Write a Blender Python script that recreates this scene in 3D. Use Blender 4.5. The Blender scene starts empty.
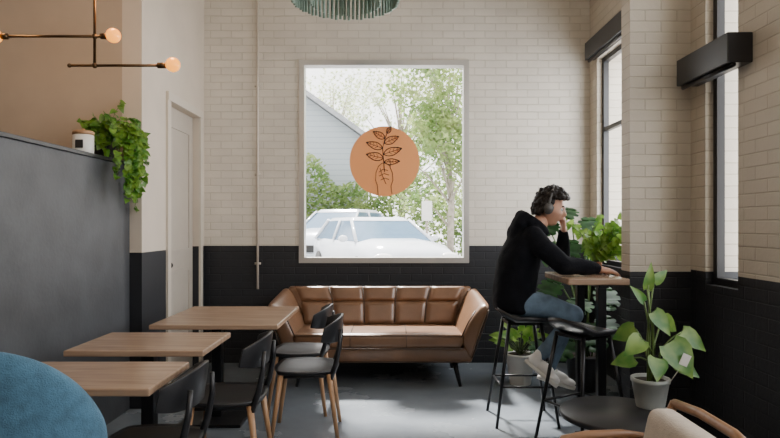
import bpy, bmesh, math, random
from mathutils import Vector, Matrix, Euler
random.seed(7)
scene = bpy.context.scene
COL = scene.collection
PI = math.pi

# ------------------------------------------------------------------ materials
def new_mat(name):
    m = bpy.data.materials.new(name); m.use_nodes = True
    nt = m.node_tree
    return m, nt, nt.nodes['Principled BSDF']

def mat(name, col, rough=0.5, metal=0.0, var=0.0, scale=8.0, bump=0.0, bscale=40.0, emis=None, estr=0, sheen=0.0, spec=0.5):
    m, nt, b = new_mat(name)
    b.inputs['Base Color'].default_value = (*col, 1)
    b.inputs['Roughness'].default_value = rough
    b.inputs['Metallic'].default_value = metal
    b.inputs['Specular IOR Level'].default_value = spec
    if sheen: b.inputs['Sheen Weight'].default_value = sheen
    tc = nt.nodes.new('ShaderNodeTexCoord')
    if var > 0:
        n = nt.nodes.new('ShaderNodeTexNoise'); n.inputs['Scale'].default_value = scale
        n.inputs['Detail'].default_value = 5
        nt.links.new(tc.outputs['Object'], n.inputs['Vector'])
        r = nt.nodes.new('ShaderNodeValToRGB')
        r.color_ramp.elements[0].position = 0.3; r.color_ramp.elements[1].position = 0.7
        r.color_ramp.elements[0].color = (*[max(0, c*(1-var)) for c in col], 1)
        r.color_ramp.elements[1].color = (*[min(1, c*(1+var)) for c in col], 1)
        nt.links.new(n.outputs['Fac'], r.inputs['Fac'])
        nt.links.new(r.outputs['Color'], b.inputs['Base Color'])
    if bump > 0:
        n2 = nt.nodes.new('ShaderNodeTexNoise'); n2.inputs['Scale'].default_value = bscale
        nt.links.new(tc.outputs['Object'], n2.inputs['Vector'])
        bp = nt.nodes.new('ShaderNodeBump'); bp.inputs['Strength'].default_value = bump
        bp.inputs['Distance'].default_value = 0.01
        nt.links.new(n2.outputs['Fac'], bp.inputs['Height'])
        nt.links.new(bp.outputs['Normal'], b.inputs['Normal'])
    if emis:
        b.inputs['Emission Color'].default_value = (*emis, 1)
        b.inputs['Emission Strength'].default_value = estr
    return m

def paint_wall(name, axis, upper, lower, split, brick=True, rough=0.6):
    m, nt, b = new_mat(name)
    tc = nt.nodes.new('ShaderNodeTexCoord')
    sp = nt.nodes.new('ShaderNodeSeparateXYZ')
    nt.links.new(tc.outputs['Object'], sp.inputs[0])
    cb = nt.nodes.new('ShaderNodeCombineXYZ')
    nt.links.new(sp.outputs['X' if axis == 'x' else 'Y'], cb.inputs['X'])
    nt.links.new(sp.outputs['Z'], cb.inputs['Y'])
    gt = nt.nodes.new('ShaderNodeMath'); gt.operation = 'GREATER_THAN'
    gt.inputs[1].default_value = split
    nt.links.new(sp.outputs['Z'], gt.inputs[0])
    mix = nt.nodes.new('ShaderNodeMix'); mix.data_type = 'RGBA'
    mix.inputs['A'].default_value = (*lower, 1); mix.inputs['B'].default_value = (*upper, 1)
    nt.links.new(gt.outputs[0], mix.inputs['Factor'])
    n = nt.nodes.new('ShaderNodeTexNoise'); n.inputs['Scale'].default_value = 3.0; n.inputs['Detail'].default_value = 6
    nt.links.new(tc.outputs['Object'], n.inputs['Vector'])
    mr = nt.nodes.new('ShaderNodeMapRange'); mr.inputs['To Min'].default_value = 0.84; mr.inputs['To Max'].default_value = 1.10
    nt.links.new(n.outputs['Fac'], mr.inputs['Value'])
    mul = nt.nodes.new('ShaderNodeMix'); mul.data_type = 'RGBA'; mul.blend_type = 'MULTIPLY'
    mul.inputs['Factor'].default_value = 1
    nt.links.new(mix.outputs['Result'], mul.inputs['A'])
    nt.links.new(mr.outputs['Result'], mul.inputs['B'])
    last = mul.outputs['Result']
    if brick:
        br = nt.nodes.new('ShaderNodeTexBrick')
        br.inputs['Scale'].default_value = 1.0
        br.inputs['Brick Width'].default_value = 0.215
        br.inputs['Row Height'].default_value = 0.075
        br.inputs['Mortar Size'].default_value = 0.006
        br.inputs['Mortar Smooth'].default_value = 0.7
        br.inputs['Color1'].default_value = (1, 1, 1, 1); br.inputs['Color2'].default_value = (0.93, 0.93, 0.93, 1)
        br.inputs['Mortar'].default_value = (0.84, 0.83, 0.80, 1)
        nt.links.new(cb.outputs[0], br.inputs['Vector'])
        m2 = nt.nodes.new('ShaderNodeMix'); m2.data_type = 'RGBA'; m2.blend_type = 'MULTIPLY'
        m2.inputs['Factor'].default_value = 1
        nt.links.new(last, m2.inputs['A']); nt.links.new(br.outputs['Color'], m2.inputs['B'])
        last = m2.outputs['Result']
        inv = nt.nodes.new('ShaderNodeMath'); inv.operation = 'SUBTRACT'; inv.inputs[0].default_value = 1
        nt.links.new(br.outputs['Fac'], inv.inputs[1])
        n3 = nt.nodes.new('ShaderNodeTexNoise'); n3.inputs['Scale'].default_value = 45
        nt.links.new(tc.outputs['Object'], n3.inputs['Vector'])
        ad = nt.nodes.new('ShaderNodeMath'); ad.operation = 'MULTIPLY_ADD'; ad.inputs[1].default_value = 0.35
        nt.links.new(n3.outputs['Fac'], ad.inputs[0]); nt.links.new(inv.outputs[0], ad.inputs[2])
        bp = nt.nodes.new('ShaderNodeBump'); bp.inputs['Strength'].default_value = 0.55; bp.inputs['Distance'].default_value = 0.007
        nt.links.new(ad.outputs[0], bp.inputs['Height'])
        nt.links.new(bp.outputs['Normal'], b.inputs['Normal'])
    nt.links.new(last, b.inputs['Base Color'])
    b.inputs['Roughness'].default_value = rough
    return m

def wood_mat(name, c1, c2, rough=0.35, axis=0):
    m, nt, b = new_mat(name)
    tc = nt.nodes.new('ShaderNodeTexCoord'); mp = nt.nodes.new('ShaderNodeMapping')
    sc = [14, 14, 14]; sc[axis] = 1.2
    mp.inputs['Scale'].default_value = sc
    nt.links.new(tc.outputs['Object'], mp.inputs['Vector'])
    n = nt.nodes.new('ShaderNodeTexNoise'); n.inputs['Scale'].default_value = 2.0; n.inputs['Detail'].default_value = 8
    n.inputs['Distortion'].default_value = 0.6
    nt.links.new(mp.outputs['Vector'], n.inputs['Vector'])
    r = nt.nodes.new('ShaderNodeValToRGB'); r.color_ramp.elements[0].position = 0.3; r.color_ramp.elements[1].position = 0.7
    r.color_ramp.elements[0].color = (*c1, 1); r.color_ramp.elements[1].color = (*c2, 1)
    nt.links.new(n.outputs['Fac'], r.inputs['Fac']); nt.links.new(r.outputs['Color'], b.inputs['Base Color'])
    b.inputs['Roughness'].default_value = rough
    return m

def leaf_mat(name, c1, c2, transl=0.35, rough=0.4, scale=12):
    m, nt, b = new_mat(name)
    tc = nt.nodes.new('ShaderNodeTexCoord')
    n = nt.nodes.new('ShaderNodeTexNoise'); n.inputs['Scale'].default_value = scale
    nt.links.new(tc.outputs['Object'], n.inputs['Vector'])
    r = nt.nodes.new('ShaderNodeValToRGB'); r.color_ramp.elements[0].position = 0.35; r.color_ramp.elements[1].position = 0.65
    r.color_ramp.elements[0].color = (*c1, 1); r.color_ramp.elements[1].color = (*c2, 1)
    nt.links.new(n.outputs['Fac'], r.inputs['Fac']); nt.links.new(r.outputs['Color'], b.inputs['Base Color'])
    b.inputs['Roughness'].default_value = rough
    t = nt.nodes.new('ShaderNodeBsdfTranslucent'); nt.links.new(r.outputs['Color'], t.inputs['Color'])
    mx = nt.nodes.new('ShaderNodeMixShader'); mx.inputs[0].default_value = transl
    nt.links.new(b.outputs[0], mx.inputs[1]); nt.links.new(t.outputs[0], mx.inputs[2])
    nt.links.new(mx.outputs[0], nt.nodes['Material Output'].inputs['Surface'])
    return m

def glass_mat(name):
    m, nt, b = new_mat(name)
    tr = nt.nodes.new('ShaderNodeBsdfTransparent'); gl = nt.nodes.new('ShaderNodeBsdfGlossy')
    gl.inputs['Roughness'].default_value = 0.02
    mx = nt.nodes.new('ShaderNodeMixShader'); mx.inputs[0].default_value = 0.05
    nt.links.new(tr.outputs[0], mx.inputs[1]); nt.links.new(gl.outputs[0], mx.inputs[2])
    nt.links.new(mx.outputs[0], nt.nodes['Material Output'].inputs['Surface'])
    return m

BLK = (0.011, 0.012, 0.016)
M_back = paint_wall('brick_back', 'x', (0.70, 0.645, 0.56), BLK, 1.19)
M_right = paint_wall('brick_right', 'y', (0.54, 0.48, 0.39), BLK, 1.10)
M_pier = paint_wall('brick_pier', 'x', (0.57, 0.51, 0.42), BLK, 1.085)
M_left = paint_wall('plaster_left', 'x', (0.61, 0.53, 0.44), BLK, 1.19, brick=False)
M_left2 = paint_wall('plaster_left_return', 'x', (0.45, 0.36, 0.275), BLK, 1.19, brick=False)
M_ceil = mat('ceiling_paint', (0.6, 0.55, 0.48), 0.8, var=0.03)
M_door = mat('door_paint', (0.46, 0.41, 0.35), 0.45, var=0.03)
M_trimw = mat('trim_paint', (0.58, 0.52, 0.44), 0.5, var=0.03)
M_alu = mat('window_aluminium', (0.50, 0.48, 0.45), 0.35, 0.5, var=0.03)
M_black = mat('black_paint', (0.012, 0.012, 0.014), 0.38, var=0.15)
M_blackmetal = mat('black_metal', (0.018, 0.018, 0.02), 0.3, 0.6, var=0.1)
M_brass = mat('aged_brass', (0.10, 0.06, 0.03), 0.35, 0.8, var=0.15)
M_part = mat('slate_panel', (0.055, 0.058, 0.064), 0.5, var=0.25, scale=4, bump=0.1)
M_glass = glass_mat('window_glass')
M_tabletop = wood_mat('oak_top', (0.27, 0.17, 0.11), (0.40, 0.27, 0.18), 0.27, 0)
M_legwood = wood_mat('leg_wood', (0.32, 0.17, 0.08), (0.44, 0.25, 0.13), 0.4, 2)
M_lounge = wood_mat('walnut', (0.20, 0.10, 0.05), (0.30, 0.16, 0.08), 0.35, 0)
M_leather = mat('tan_leather', (0.165, 0.088, 0.048), 0.32, var=0.18, scale=5, bump=0.12, bscale=90)
M_seam = mat('leather_seam', (0.05, 0.026, 0.014), 0.5, var=0.1)
M_bulb = mat('bulb_glow', (0.35, 0.12, 0.02), 0.3, emis=(1, 0.36, 0.035), estr=2.2)
M_green = mat('pendant_green', (0.19, 0.27, 0.21), 0.45, var=0.25, scale=20)
M_soil = mat('soil', (0.03, 0.02, 0.013), 0.9, var=0.3, scale=50, bump=0.5)
M_potgrey = mat('glazed_pot', (0.36, 0.38, 0.36), 0.3, var=0.15, scale=10)
M_potwhite = mat('white_pot', (0.75, 0.73, 0.68), 0.35, var=0.04)
M_potdark = mat('dark_pot', (0.03, 0.03, 0.032), 0.4, var=0.1)
M_terra = mat('terracotta', (0.42, 0.17, 0.08), 0.7, var=0.1)
M_skin = mat('skin', (0.56, 0.30, 0.20), 0.5, var=0.06, scale=20)
M_hoodie = mat('black_fleece', (0.0045, 0.005, 0.0075), 0.9, var=0.2, scale=12, bump=0.25, bscale=60, spec=0.15)
M_jeans = mat('denim', (0.12, 0.175, 0.24), 0.8, var=0.25, scale=14, bump=0.2, bscale=200, spec=0.2)
M_shoe = mat('white_leather', (0.75, 0.73, 0.7), 0.45, var=0.05)
M_sole = mat('rubber_sole', (0.6, 0.57, 0.52), 0.6, var=0.05)
M_hair = mat('dark_hair', (0.012, 0.008, 0.006), 0.5, var=0.4, scale=60, bump=0.6, bscale=120, spec=0.3)
M_eye = mat('eye_white', (0.8, 0.78, 0.75), 0.2, var=0.02)
M_lip = mat('lip', (0.42, 0.16, 0.12), 0.5, var=0.05)
M_phones = mat('headphone_plastic', (0.10, 0.095, 0.09), 0.35, var=0.1)
M_bluefab = mat('blue_fabric', (0.06, 0.15, 0.23), 0.9, var=0.2, scale=30, bump=0.4, bscale=200, sheen=0.1)
M_creamfab = mat('cream_fabric', (0.5, 0.43, 0.36), 0.9, var=0.08, scale=30, bump=0.3, bscale=200)
M_stem = mat('plant_stem', (0.10, 0.16, 0.04), 0.5, var=0.15)
L_pothos = leaf_mat('pothos_leaf', (0.05, 0.17, 0.015), (0.20, 0.36, 0.05), 0.3)
L_bright = leaf_mat('bright_leaf', (0.10, 0.27, 0.03), (0.30, 0.48, 0.08), 0.5)
L_dark = leaf_mat('monstera_leaf', (0.012, 0.05, 0.014), (0.03, 0.11, 0.025), 0.25, 0.45)
L_philo = leaf_mat('philodendron_leaf', (0.05, 0.17, 0.025), (0.22, 0.34, 0.07), 0.4, 0.3)
L_tree = leaf_mat('tree_leaf', (0.13, 0.23, 0.06), (0.34, 0.42, 0.15), 0.5, 0.6, 1.5)
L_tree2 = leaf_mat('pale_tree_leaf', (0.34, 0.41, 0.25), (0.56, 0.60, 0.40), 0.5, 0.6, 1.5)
M_bark = mat('bark', (0.34, 0.30, 0.25), 0.9, var=0.3, bump=0.4)

def floor_mat():
    m, nt, b = new_mat('polished_concrete')
    tc = nt.nodes.new('ShaderNodeTexCoord')
    n = nt.nodes.new('ShaderNodeTexNoise'); n.inputs['Scale'].default_value = 1.4; n.inputs['Detail'].default_value = 9; n.inputs['Roughness'].default_value = 0.6
    nt.links.new(tc.outputs['Object'], n.inputs['Vector'])
    r = nt.nodes.new('ShaderNodeValToRGB')
    r.color_ramp.elements[0].position = 0.28; r.color_ramp.elements[1].position = 0.75
    r.color_ramp.elements[0].color = (0.125, 0.145, 0.17, 1); r.color_ramp.elements[1].color = (0.22, 0.245, 0.27, 1)
    nt.links.new(n.outputs['Fac'], r.inputs['Fac']); nt.links.new(r.outputs['Color'], b.inputs['Base Color'])
    mr = nt.nodes.new('ShaderNodeMapRange'); mr.inputs['To Min'].default_value = 0.18; mr.inputs['To Max'].default_value = 0.34
    nt.links.new(n.outputs['Fac'], mr.inputs['Value']); nt.links.new(mr.outputs['Result'], b.inputs['Roughness'])
    return m
M_floor = floor_mat()

# ------------------------------------------------------------------ builders
def group(name, loc=(0, 0, 0), rz=0.0):
    e = bpy.data.objects.new(name, None); e.empty_display_size = 0.1
    e.location = loc; e.rotation_euler = (0, 0, rz); COL.objects.link(e)
    return e

def obj(name, bm, m, parent=None, smooth=False, world=False, mods=None, recalc=True):
    me = bpy.data.meshes.new(name)
    if recalc: bmesh.ops.recalc_face_normals(bm, faces=bm.faces[:])
    bm.to_mesh(me); bm.free()
    me.materials.append(m)
    o = bpy.data.objects.new(name, me); COL.objects.link(o)
    if smooth:
        for p in me.polygons: p.use_smooth = True
    if parent:
        o.parent = parent
        if world:
            o.matrix_parent_inverse = (Matrix.Translation(parent.location) @ parent.rotation_euler.to_matrix().to_4x4()).inverted()
    if mods:
        for k, kw in mods:
            md = o.modifiers.new(k, k)
            for a, v in kw.items(): setattr(md, a, v)
    return o

def box(bm, lo, hi, bev=0.0, seg=2):
    lo = Vector(lo); hi = Vector(hi); c = (lo+hi)/2; s = hi-lo
    r = bmesh.ops.create_cube(bm, size=1, matrix=Matrix.Translation(c) @ Matrix.Diagonal((*s, 1)))
    if bev > 0:
        es = list({e for v in r['verts'] for e in v.link_edges})
        bmesh.ops.bevel(bm, geom=es, offset=bev, segments=seg, affect='EDGES', profile=0.5)

def boxo(name, lo, hi, m, parent=None, bev=0.0, world=False, seg=2):
    bm = bmesh.new(); box(bm, lo, hi, bev, seg)
    return obj(name, bm, m, parent, False, world)

def hexa(bm, pts, bev=0.0, seg=3):
    vs = [bm.verts.new(p) for p in pts]
    fs = [(0, 3, 2, 1), (4, 5, 6, 7), (0, 1, 5, 4), (1, 2, 6, 5), (2, 3, 7, 6), (3, 0, 4, 7)]
    for f in fs: bm.faces.new([vs[i] for i in f])
    if bev > 0:
        es = list({e for v in vs for e in v.link_edges})
        bmesh.ops.bevel(bm, geom=es, offset=bev, segments=seg, affect='EDGES', profile=0.5)

def rod(bm, p0, p1, r0, r1=None, seg=12):
    if r1 is None: r1 = r0
    d = Vector(p1)-Vector(p0)
    M = Matrix.Translation((Vector(p0)+Vector(p1))/2) @ d.to_track_quat('Z', 'Y').to_matrix().to_4x4()
    bmesh.ops.create_cone(bm, cap_ends=True, segments=seg, radius1=r0, radius2=r1, depth=d.length, matrix=M)

def ball(bm, c, r, seg=14, rot=None):
    if not hasattr(r, '__len__'): r = (r, r, r)
    M = Matrix.Translation(c)
    if rot is not None: M = M @ rot.to_4x4()
    bmesh.ops.create_uvsphere(bm, u_segments=seg, v_segments=max(6, seg*2//3), radius=1, matrix=M @ Matrix.Diagonal((*r, 1)))

def capsule(bm, p0, p1, r0, r1, seg=12):
    rod(bm, p0, p1, r0, r1, seg); ball(bm, p0, r0, seg); ball(bm, p1, r1, seg)

def chain(bm, pts, rs, seg=14):
    for i in range(len(pts)-1): capsule(bm, pts[i], pts[i+1], rs[i], rs[i+1], seg)

def tube(bm, pts, r, seg=6):
    pts = [Vector(p) for p in pts]; n = len(pts)
    rs = r if hasattr(r, '__len__') else [r]*n
    rings = []
    up = Vector((0.13, 0.21, 0.97))
    for i, p in enumerate(pts):
        d = (pts[min(i+1, n-1)]-pts[max(i-1, 0)]).normalized()
        a = d.cross(up)
        if a.length < 0.05: a = d.cross(Vector((1, 0, 0)))
        a.normalize(); b = d.cross(a).normalized()
        rings.append([bm.verts.new(p+(a*math.cos(t*2*PI/seg)+b*math.sin(t*2*PI/seg))*rs[i]) for t in range(seg)])
    for i in range(n-1):
        for t in range(seg):
            bm.faces.new([rings[i][t], rings[i][(t+1) % seg], rings[i+1][(t+1) % seg], rings[i+1][t]])
    bm.faces.new(rings[0][::-1]); bm.faces.new(rings[-1])

def lathe(bm, prof, c=(0, 0, 0), seg=32):
    rings = []
    for r, z in prof:
        if r < 1e-5: rings.append([bm.verts.new((c[0], c[1], c[2]+z))])
        else: rings.append([bm.verts.new((c[0]+r*math.cos(2*PI*t/seg), c[1]+r*math.sin(2*PI*t/seg), c[2]+z)) for t in range(seg)])
    for a, b in zip(rings[:-1], rings[1:]):
        for t in range(seg):
            q = [a[0]] if len(a) == 1 else [a[t], a[(t+1) % seg]]
            q += [b[0]] if len(b) == 1 else [b[(t+1) % seg], b[t]]
            if len(q) >= 3: bm.faces.new(q)

def leaf(bm, base, d, n, L, W, kind='heart', curl=0.25):
    d = Vector(d).normalized(); n = Vector(n); n = (n-d*n.dot(d))
    if n.length < 1e-3: n = d.orthogonal()
    n.normalize(); s = d.cross(n)
    pr = [(0.0, 0.2), (-0.06, 0.34), (0.12, 0.5), (0.35, 0.5), (0.6, 0.36), (0.82, 0.16), (1.0, 0.0)]
    base = Vector(base)
    def P(u, v): return base+d*(u*L)+s*(v*W)+n*(-curl*L*u*u+abs(v)*W*0.25)
    mid = [bm.verts.new(P(max(u, 0), 0)) for u, v in pr]
    mid[1].co += d*(0.05*L)
    Lf = [bm.verts.new(P(u, v)) for u, v in pr[:-1]]; Rt = [bm.verts.new(P(u, -v)) for u, v in pr[:-1]]
    for i in range(len(pr)-1):
        for k, S in enumerate((Lf, Rt)):
            if i < len(pr)-2: q = [mid[i], S[i], S[i+1], mid[i+1]]
            else: q = [mid[i], S[i], mid[i+1]]
            if k: q = q[::-1]
            bm.faces.new(q)

def rnd(a, b): return random.uniform(a, b)

# ================================================================== ROOM
YB = 6.1; XR = 2.03; XL = -1.89; YL = 4.57; H = 4.5
boxo('floor', (-4.1, -2.1, -0.1), (2.28, 6.35, 0.0), M_floor)
boxo('ceiling', (-4.1, -2.1, H), (2.28, 6.35, H+0.1), M_ceil)
wx0, wx1, wz0, wz1 = -0.925, 0.803, 1.014, 3.077
bm = bmesh.new()
box(bm, (-2.04, YB, 0), (wx0, YB+0.25, H)); box(bm, (wx1, YB, 0), (2.28, YB+0.25, H))
box(bm, (wx0, YB, 0), (wx1, YB+0.25, wz0)); box(bm, (wx0, YB, wz1), (wx1, YB+0.25, H))
obj('wall_back', bm, M_back)
dy0, dy1, dz = 5.13, 5.93, 2.46
bm = bmesh.new()
box(bm, (XL-0.15, YL, 0), (XL, dy0, H)); box(bm, (XL-0.15, dy1, 0), (XL, YB, H)); box(bm, (XL-0.15, dy0, dz), (XL, dy1, H))
obj('wall_left_alcove', bm, M_left)
boxo('wall_left_return', (-4.0, YL, 0), (XL-0.15, YL+0.15, H), M_left2)
boxo('wall_left', (-4.1, -2.0, 0), (-4.0, YL+0.15, H), M_left2)
boxo('wall_near', (-4.1, -2.1, 0), (2.28, -2.0, H), M_left)
g = group('door_1', (XL-0.05, (dy0+dy1)/2, 0))
x = XL-0.06
boxo('leaf', (x-0.04, dy0+0.005, 0.005), (x, dy1-0.005, dz-0.005), M_door, g, world=True)
bm = bmesh.new()
for (a, b2) in [(0.25, 1.0), (1.15, 2.3)]:
    for (c, d) in [(dy0+0.1, dy0+0.13), (dy1-0.13, dy1-0.1)]: box(bm, (x-0.002, c, a), (x+0.01, d, b2))
    box(bm, (x-0.002, dy0+0.13, a), (x+0.01, dy1-0.13, a+0.03)); box(bm, (x-0.002, dy0+0.13, b2-0.03), (x+0.01, dy1-0.13, b2))
obj('panel_moulding', bm, M_door, g, world=True)
bm = bmesh.new(); rod(bm, (x, dy0+0.07, 1.05), (x+0.04, dy0+0.07, 1.05), 0.012); ball(bm, (x+0.045, dy0+0.07, 1.05), 0.025)
obj('knob', bm, M_blackmetal, g, True, world=True)
bm = bmesh.new()
for a, b2 in [(dy0-0.07, dy0), (dy1, dy1+0.07)]: box(bm, (XL, a, 0), (XL+0.02, b2, dz))
box(bm, (XL, dy0-0.07, dz), (XL+0.025, dy1+0.07, dz+0.07))
obj('trim_1', bm, M_trimw)
ops = [(4.45, 5.88, 1.02, 3.03), (3.5, 3.86, 1.02, 3.9), (0.6, 2.75, 1.02, 3.9), (-1.7, 0.3, 1.02, 3.9)]
bm = bmesh.new(); ys = YB
for (a, b2, c, d) in ops:
    box(bm, (XR, b2, 0), (XR+0.25, ys, H)); box(bm, (XR, a, 0), (XR+0.25, b2, c)); box(bm, (XR, a, d), (XR+0.25, b2, H)); ys = a
box(bm, (XR, -2.0, 0), (XR+0.25, ys, H))
obj('wall_right', bm, M_right)
boxo('wall_right_pier', (1.62, 4.05, 0), (XR, 4.2, H), M_pier)
for i, (a, b2, c, d) in enumerate(ops):
    g = group('window_%d' % (i+2), (XR+0.1, (a+b2)/2, c))
    bm = bmesh.new(); x0, x1 = XR+0.05, XR+0.10; t = 0.045
    box(bm, (x0, a, c), (x1, a+t, d)); box(bm, (x0, b2-t, c), (x1, b2, d)); box(bm, (x0, a+t, c), (x1, b2-t, c+t)); box(bm, (x0, a+t, d-t), (x1, b2-t, d))
    zm = 2.33 if i == 0 else 2.42
    box(bm, (x0+.003, a+t, zm-0.02), (x1-.003, b2-t, zm+0.02))
    if i != 1: box(bm, (x0+.006, (a+b2)/2-0.02, c+t), (x1-.006, (a+b2)/2+0.02, d-t))
    obj('frame', bm, M_black, g, world=True)
    bm = bmesh.new(); vs = [bm.verts.new(p) for p in [(x1-0.02, a+t, c+t), (x1-0.02, b2-t, c+t), (x1-0.02, b2-t, d-t), (x1-0.02, a+t, d-t)]]; bm.faces.new(vs)
    obj('glass', bm, M_glass, g, world=True)
def shade_box(y0, y1, z0, z1, x0, x1):
    g = group('roller_shade_box', (x1, (y0+y1)/2, z0))
    boxo('housing', (x0, y0, z0), (x1-.002, y1, z1), M_black, g, 0.006, True)
    bm = bmesh.new(); rod(bm, (x0+0.04, y0+0.01, z0-0.01), (x0+0.04, y1-0.01, z0-0.01), 0.014); obj('hem_bar', bm, M_blackmetal, g, True, True)
shade_box(4.4, 5.95, 3.03, 3.2, 1.93, XR)
shade_box(3.35, 3.95, 2.31, 2.48, 1.885, XR)

g = group('window_1', ((wx0+wx1)/2, YB+0.08, wz0))
bm = bmesh.new(); t = 0.055; y0, y1 = YB-0.012, YB+0.12
box(bm, (wx0, y0, wz0), (wx0+t, y1, wz1)); box(bm, (wx1-t, y0, wz0), (wx1, y1, wz1))
box(bm, (wx0+t, y0, wz0), (wx1-t, y1, wz0+t)); box(bm, (wx0+t, y0, wz1-t), (wx1-t, y1, wz1))
obj('frame', bm, M_alu, g, world=True)
yg = YB+0.07
bm = bmesh.new(); vs = [bm.verts.new(p) for p in [(wx0+t, yg, wz0+t), (wx1-t, yg, wz0+t), (wx1-t, yg, wz1-t), (wx0+t, yg, wz1-t)]]; bm.faces.new(vs)
obj('glass', bm, M_glass, g, world=True)
M_decal, nt, b = new_mat('vinyl_orange'); b.inputs['Base Color'].default_value = (0.78, 0.40, 0.16, 1); b.inputs['Roughness'].default_value = 0.6
tl = nt.nodes.new('ShaderNodeBsdfTranslucent'); tl.inputs['Color'].default_value = (0.60, 0.28, 0.10, 1)
mx = nt.nodes.new('ShaderNodeMixShader'); mx.inputs[0].default_value = 0.22
nt.links.new(b.outputs[0], mx.inputs[1]); nt.links.new(tl.outputs[0], mx.inputs[2]); nt.links.new(mx.outputs[0], nt.nodes['Material Output'].inputs['Surface'])
cx, cz, R = -0.056, 2.055, 0.36
g = group('window_decal', (cx, yg-0.006, cz))
bm = bmesh.new(); bmesh.ops.create_cone(bm, cap_ends=True, segments=96, radius1=R, radius2=R, depth=0.002, matrix=Matrix.Translation((cx, yg-0.005, cz)) @ Matrix.Rotation(PI/2, 4, 'X'))
obj('disc', bm, M_decal, g, world=True)
M_ink = mat('ink_brown', (0.03, 0.014, 0.01), 0.7, var=0.05)
bm = bmesh.new()
# line art drawn in decal-local centimetres (x right, z down)
def ink(pts, r=0.0032):
    tube(bm, [(cx+(p[0]-384.5)*0.0102, yg-0.008, cz-(p[1]-161)*0.0102) for p in pts], r, 5)
ink([(378, 196), (377.5, 186), (375.5, 180), (376, 172), (378.5, 166), (382, 163), (386, 163), (390, 166)])
ink([(392, 194), (391, 186), (393, 180), (392.5, 173), (390, 167), (391, 162), (389, 159.5), (387, 162)])
ink([(379, 172), (383, 169), (388, 170.5)]); ink([(379, 176), (384, 173.5), (389, 175)]); ink([(380.5, 180), (385, 178), (389, 179.5)]); ink([(380, 168), (382.5, 176), (386, 184)])
ink([(384.5, 172), (383.5, 160), (382.5, 148), (385, 138), (388, 130)], 0.004)
def ileaf(x0, y0, x1, y1, w):
    dx, dy = x1-x0, y1-y0; L = math.hypot(dx, dy); nx, ny = -dy/L, dx/L
    for sgn in (1, -1):
        ink([(x0+dx*t+nx*sgn*w*math.sin(PI*t**0.8), y0+dy*t+ny*sgn*w*math.sin(PI*t**0.8)) for t in [i/8 for i in range(9)]], 0.0045)
    ink([(x0, y0), (x1, y1)], 0.0028)
    for t in (0.3, 0.5, 0.7):
        for sgn in (1, -1): ink([(x0+dx*t, y0+dy*t), (x0+dx*(t+.14)+nx*sgn*w*.7, y0+dy*(t+.14)+ny*sgn*w*.7)], 0.002)
ileaf(383.5, 158, 366, 154, 4); ileaf(383.3, 154, 402, 148, 4); ileaf(382.7, 148, 366, 142, 3.6); ileaf(384, 143, 399, 136, 3.6)
ileaf(385, 138, 373, 131, 3.2); ileaf(387, 133, 391, 126, 2); ileaf(384, 162, 400, 161, 3)
obj('line_art', bm, M_ink, g, world=True)

bm = bmesh.new(); rod(bm, (-1.342, YB-0.014, 0.75), (-1.342, YB-0.014, H-0.01), 0.012)
for z in (1.0, 1.9, 2.8, 3.7): box(bm, (-1.372, YB-0.02, z), (-1.312, YB-0.0, z+0.02))
obj('wall_conduit', bm, M_trimw, None, True)

g = group('partition_wall', (-2.09, 3.2, 0))
boxo('panel', (-2.2, 1.2, 0), (-1.98, YL-0.005, 1.85), M_part, g, 0.004, True)
boxo('cap', (-2.21, 1.19, 1.85), (-1.965, YL-0.005, 1.875), M_black, g, 0.003, True)

# ================================================================== FURNITURE
def dining_table(x0, x1, y0, y1, px, z=0.75):
    cx, cy = (x0+x1)/2, (y0+y1)/2
    g = group('dining_table', (cx, cy, 0)); hx, hy = (x1-x0)/2, (y1-y0)/2
    px = px-cx
    boxo('top', (-hx, -hy, z-0.032), (hx, hy, z), M_tabletop, g, 0.006)
    boxo('under_plate', (px-0.17, -0.17, z-0.05), (px+0.17, 0.17, z-0.032), M_blackmetal, g, 0.003)
    boxo('column', (px-0.035, -0.035, 0.02), (px+0.035, 0.035, z-0.05), M_blackmetal, g, 0.004)
    boxo('base', (px-0.22, -0.22, 0), (px+0.22, 0.22, 0.022), M_blackmetal, g, 0.006)
dining_table(-1.57, -0.73, 3.90, 4.80, -1.25)
dining_table(-1.69, -0.965, 3.10, 3.64, -1.35)
dining_table(-1.66, -0.955, 2.38, 2.86, -1.45)

def shell(bm, T, B):
    n = len(T)-1
    for j in range(n):
        for i in range(n):
            bm.faces.new([T[j][i], T[j][i+1], T[j+1][i+1], T[j+1][i]]); bm.faces.new([B[j][i], B[j+1][i], B[j+1][i+1], B[j][i+1]])
    for i in range(n):
        bm.faces.new([T[0][i], B[0][i], B[0][i+1], T[0][i+1]]); bm.faces.new([T[n][i], T[n][i+1], B[n][i+1], B[n][i]])
        bm.faces.new([T[i][0], T[i+1][0], B[i+1][0], B[i][0]]); bm.faces.new([T[i][n], B[i][n], B[i+1][n], T[i+1][n]])

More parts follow.
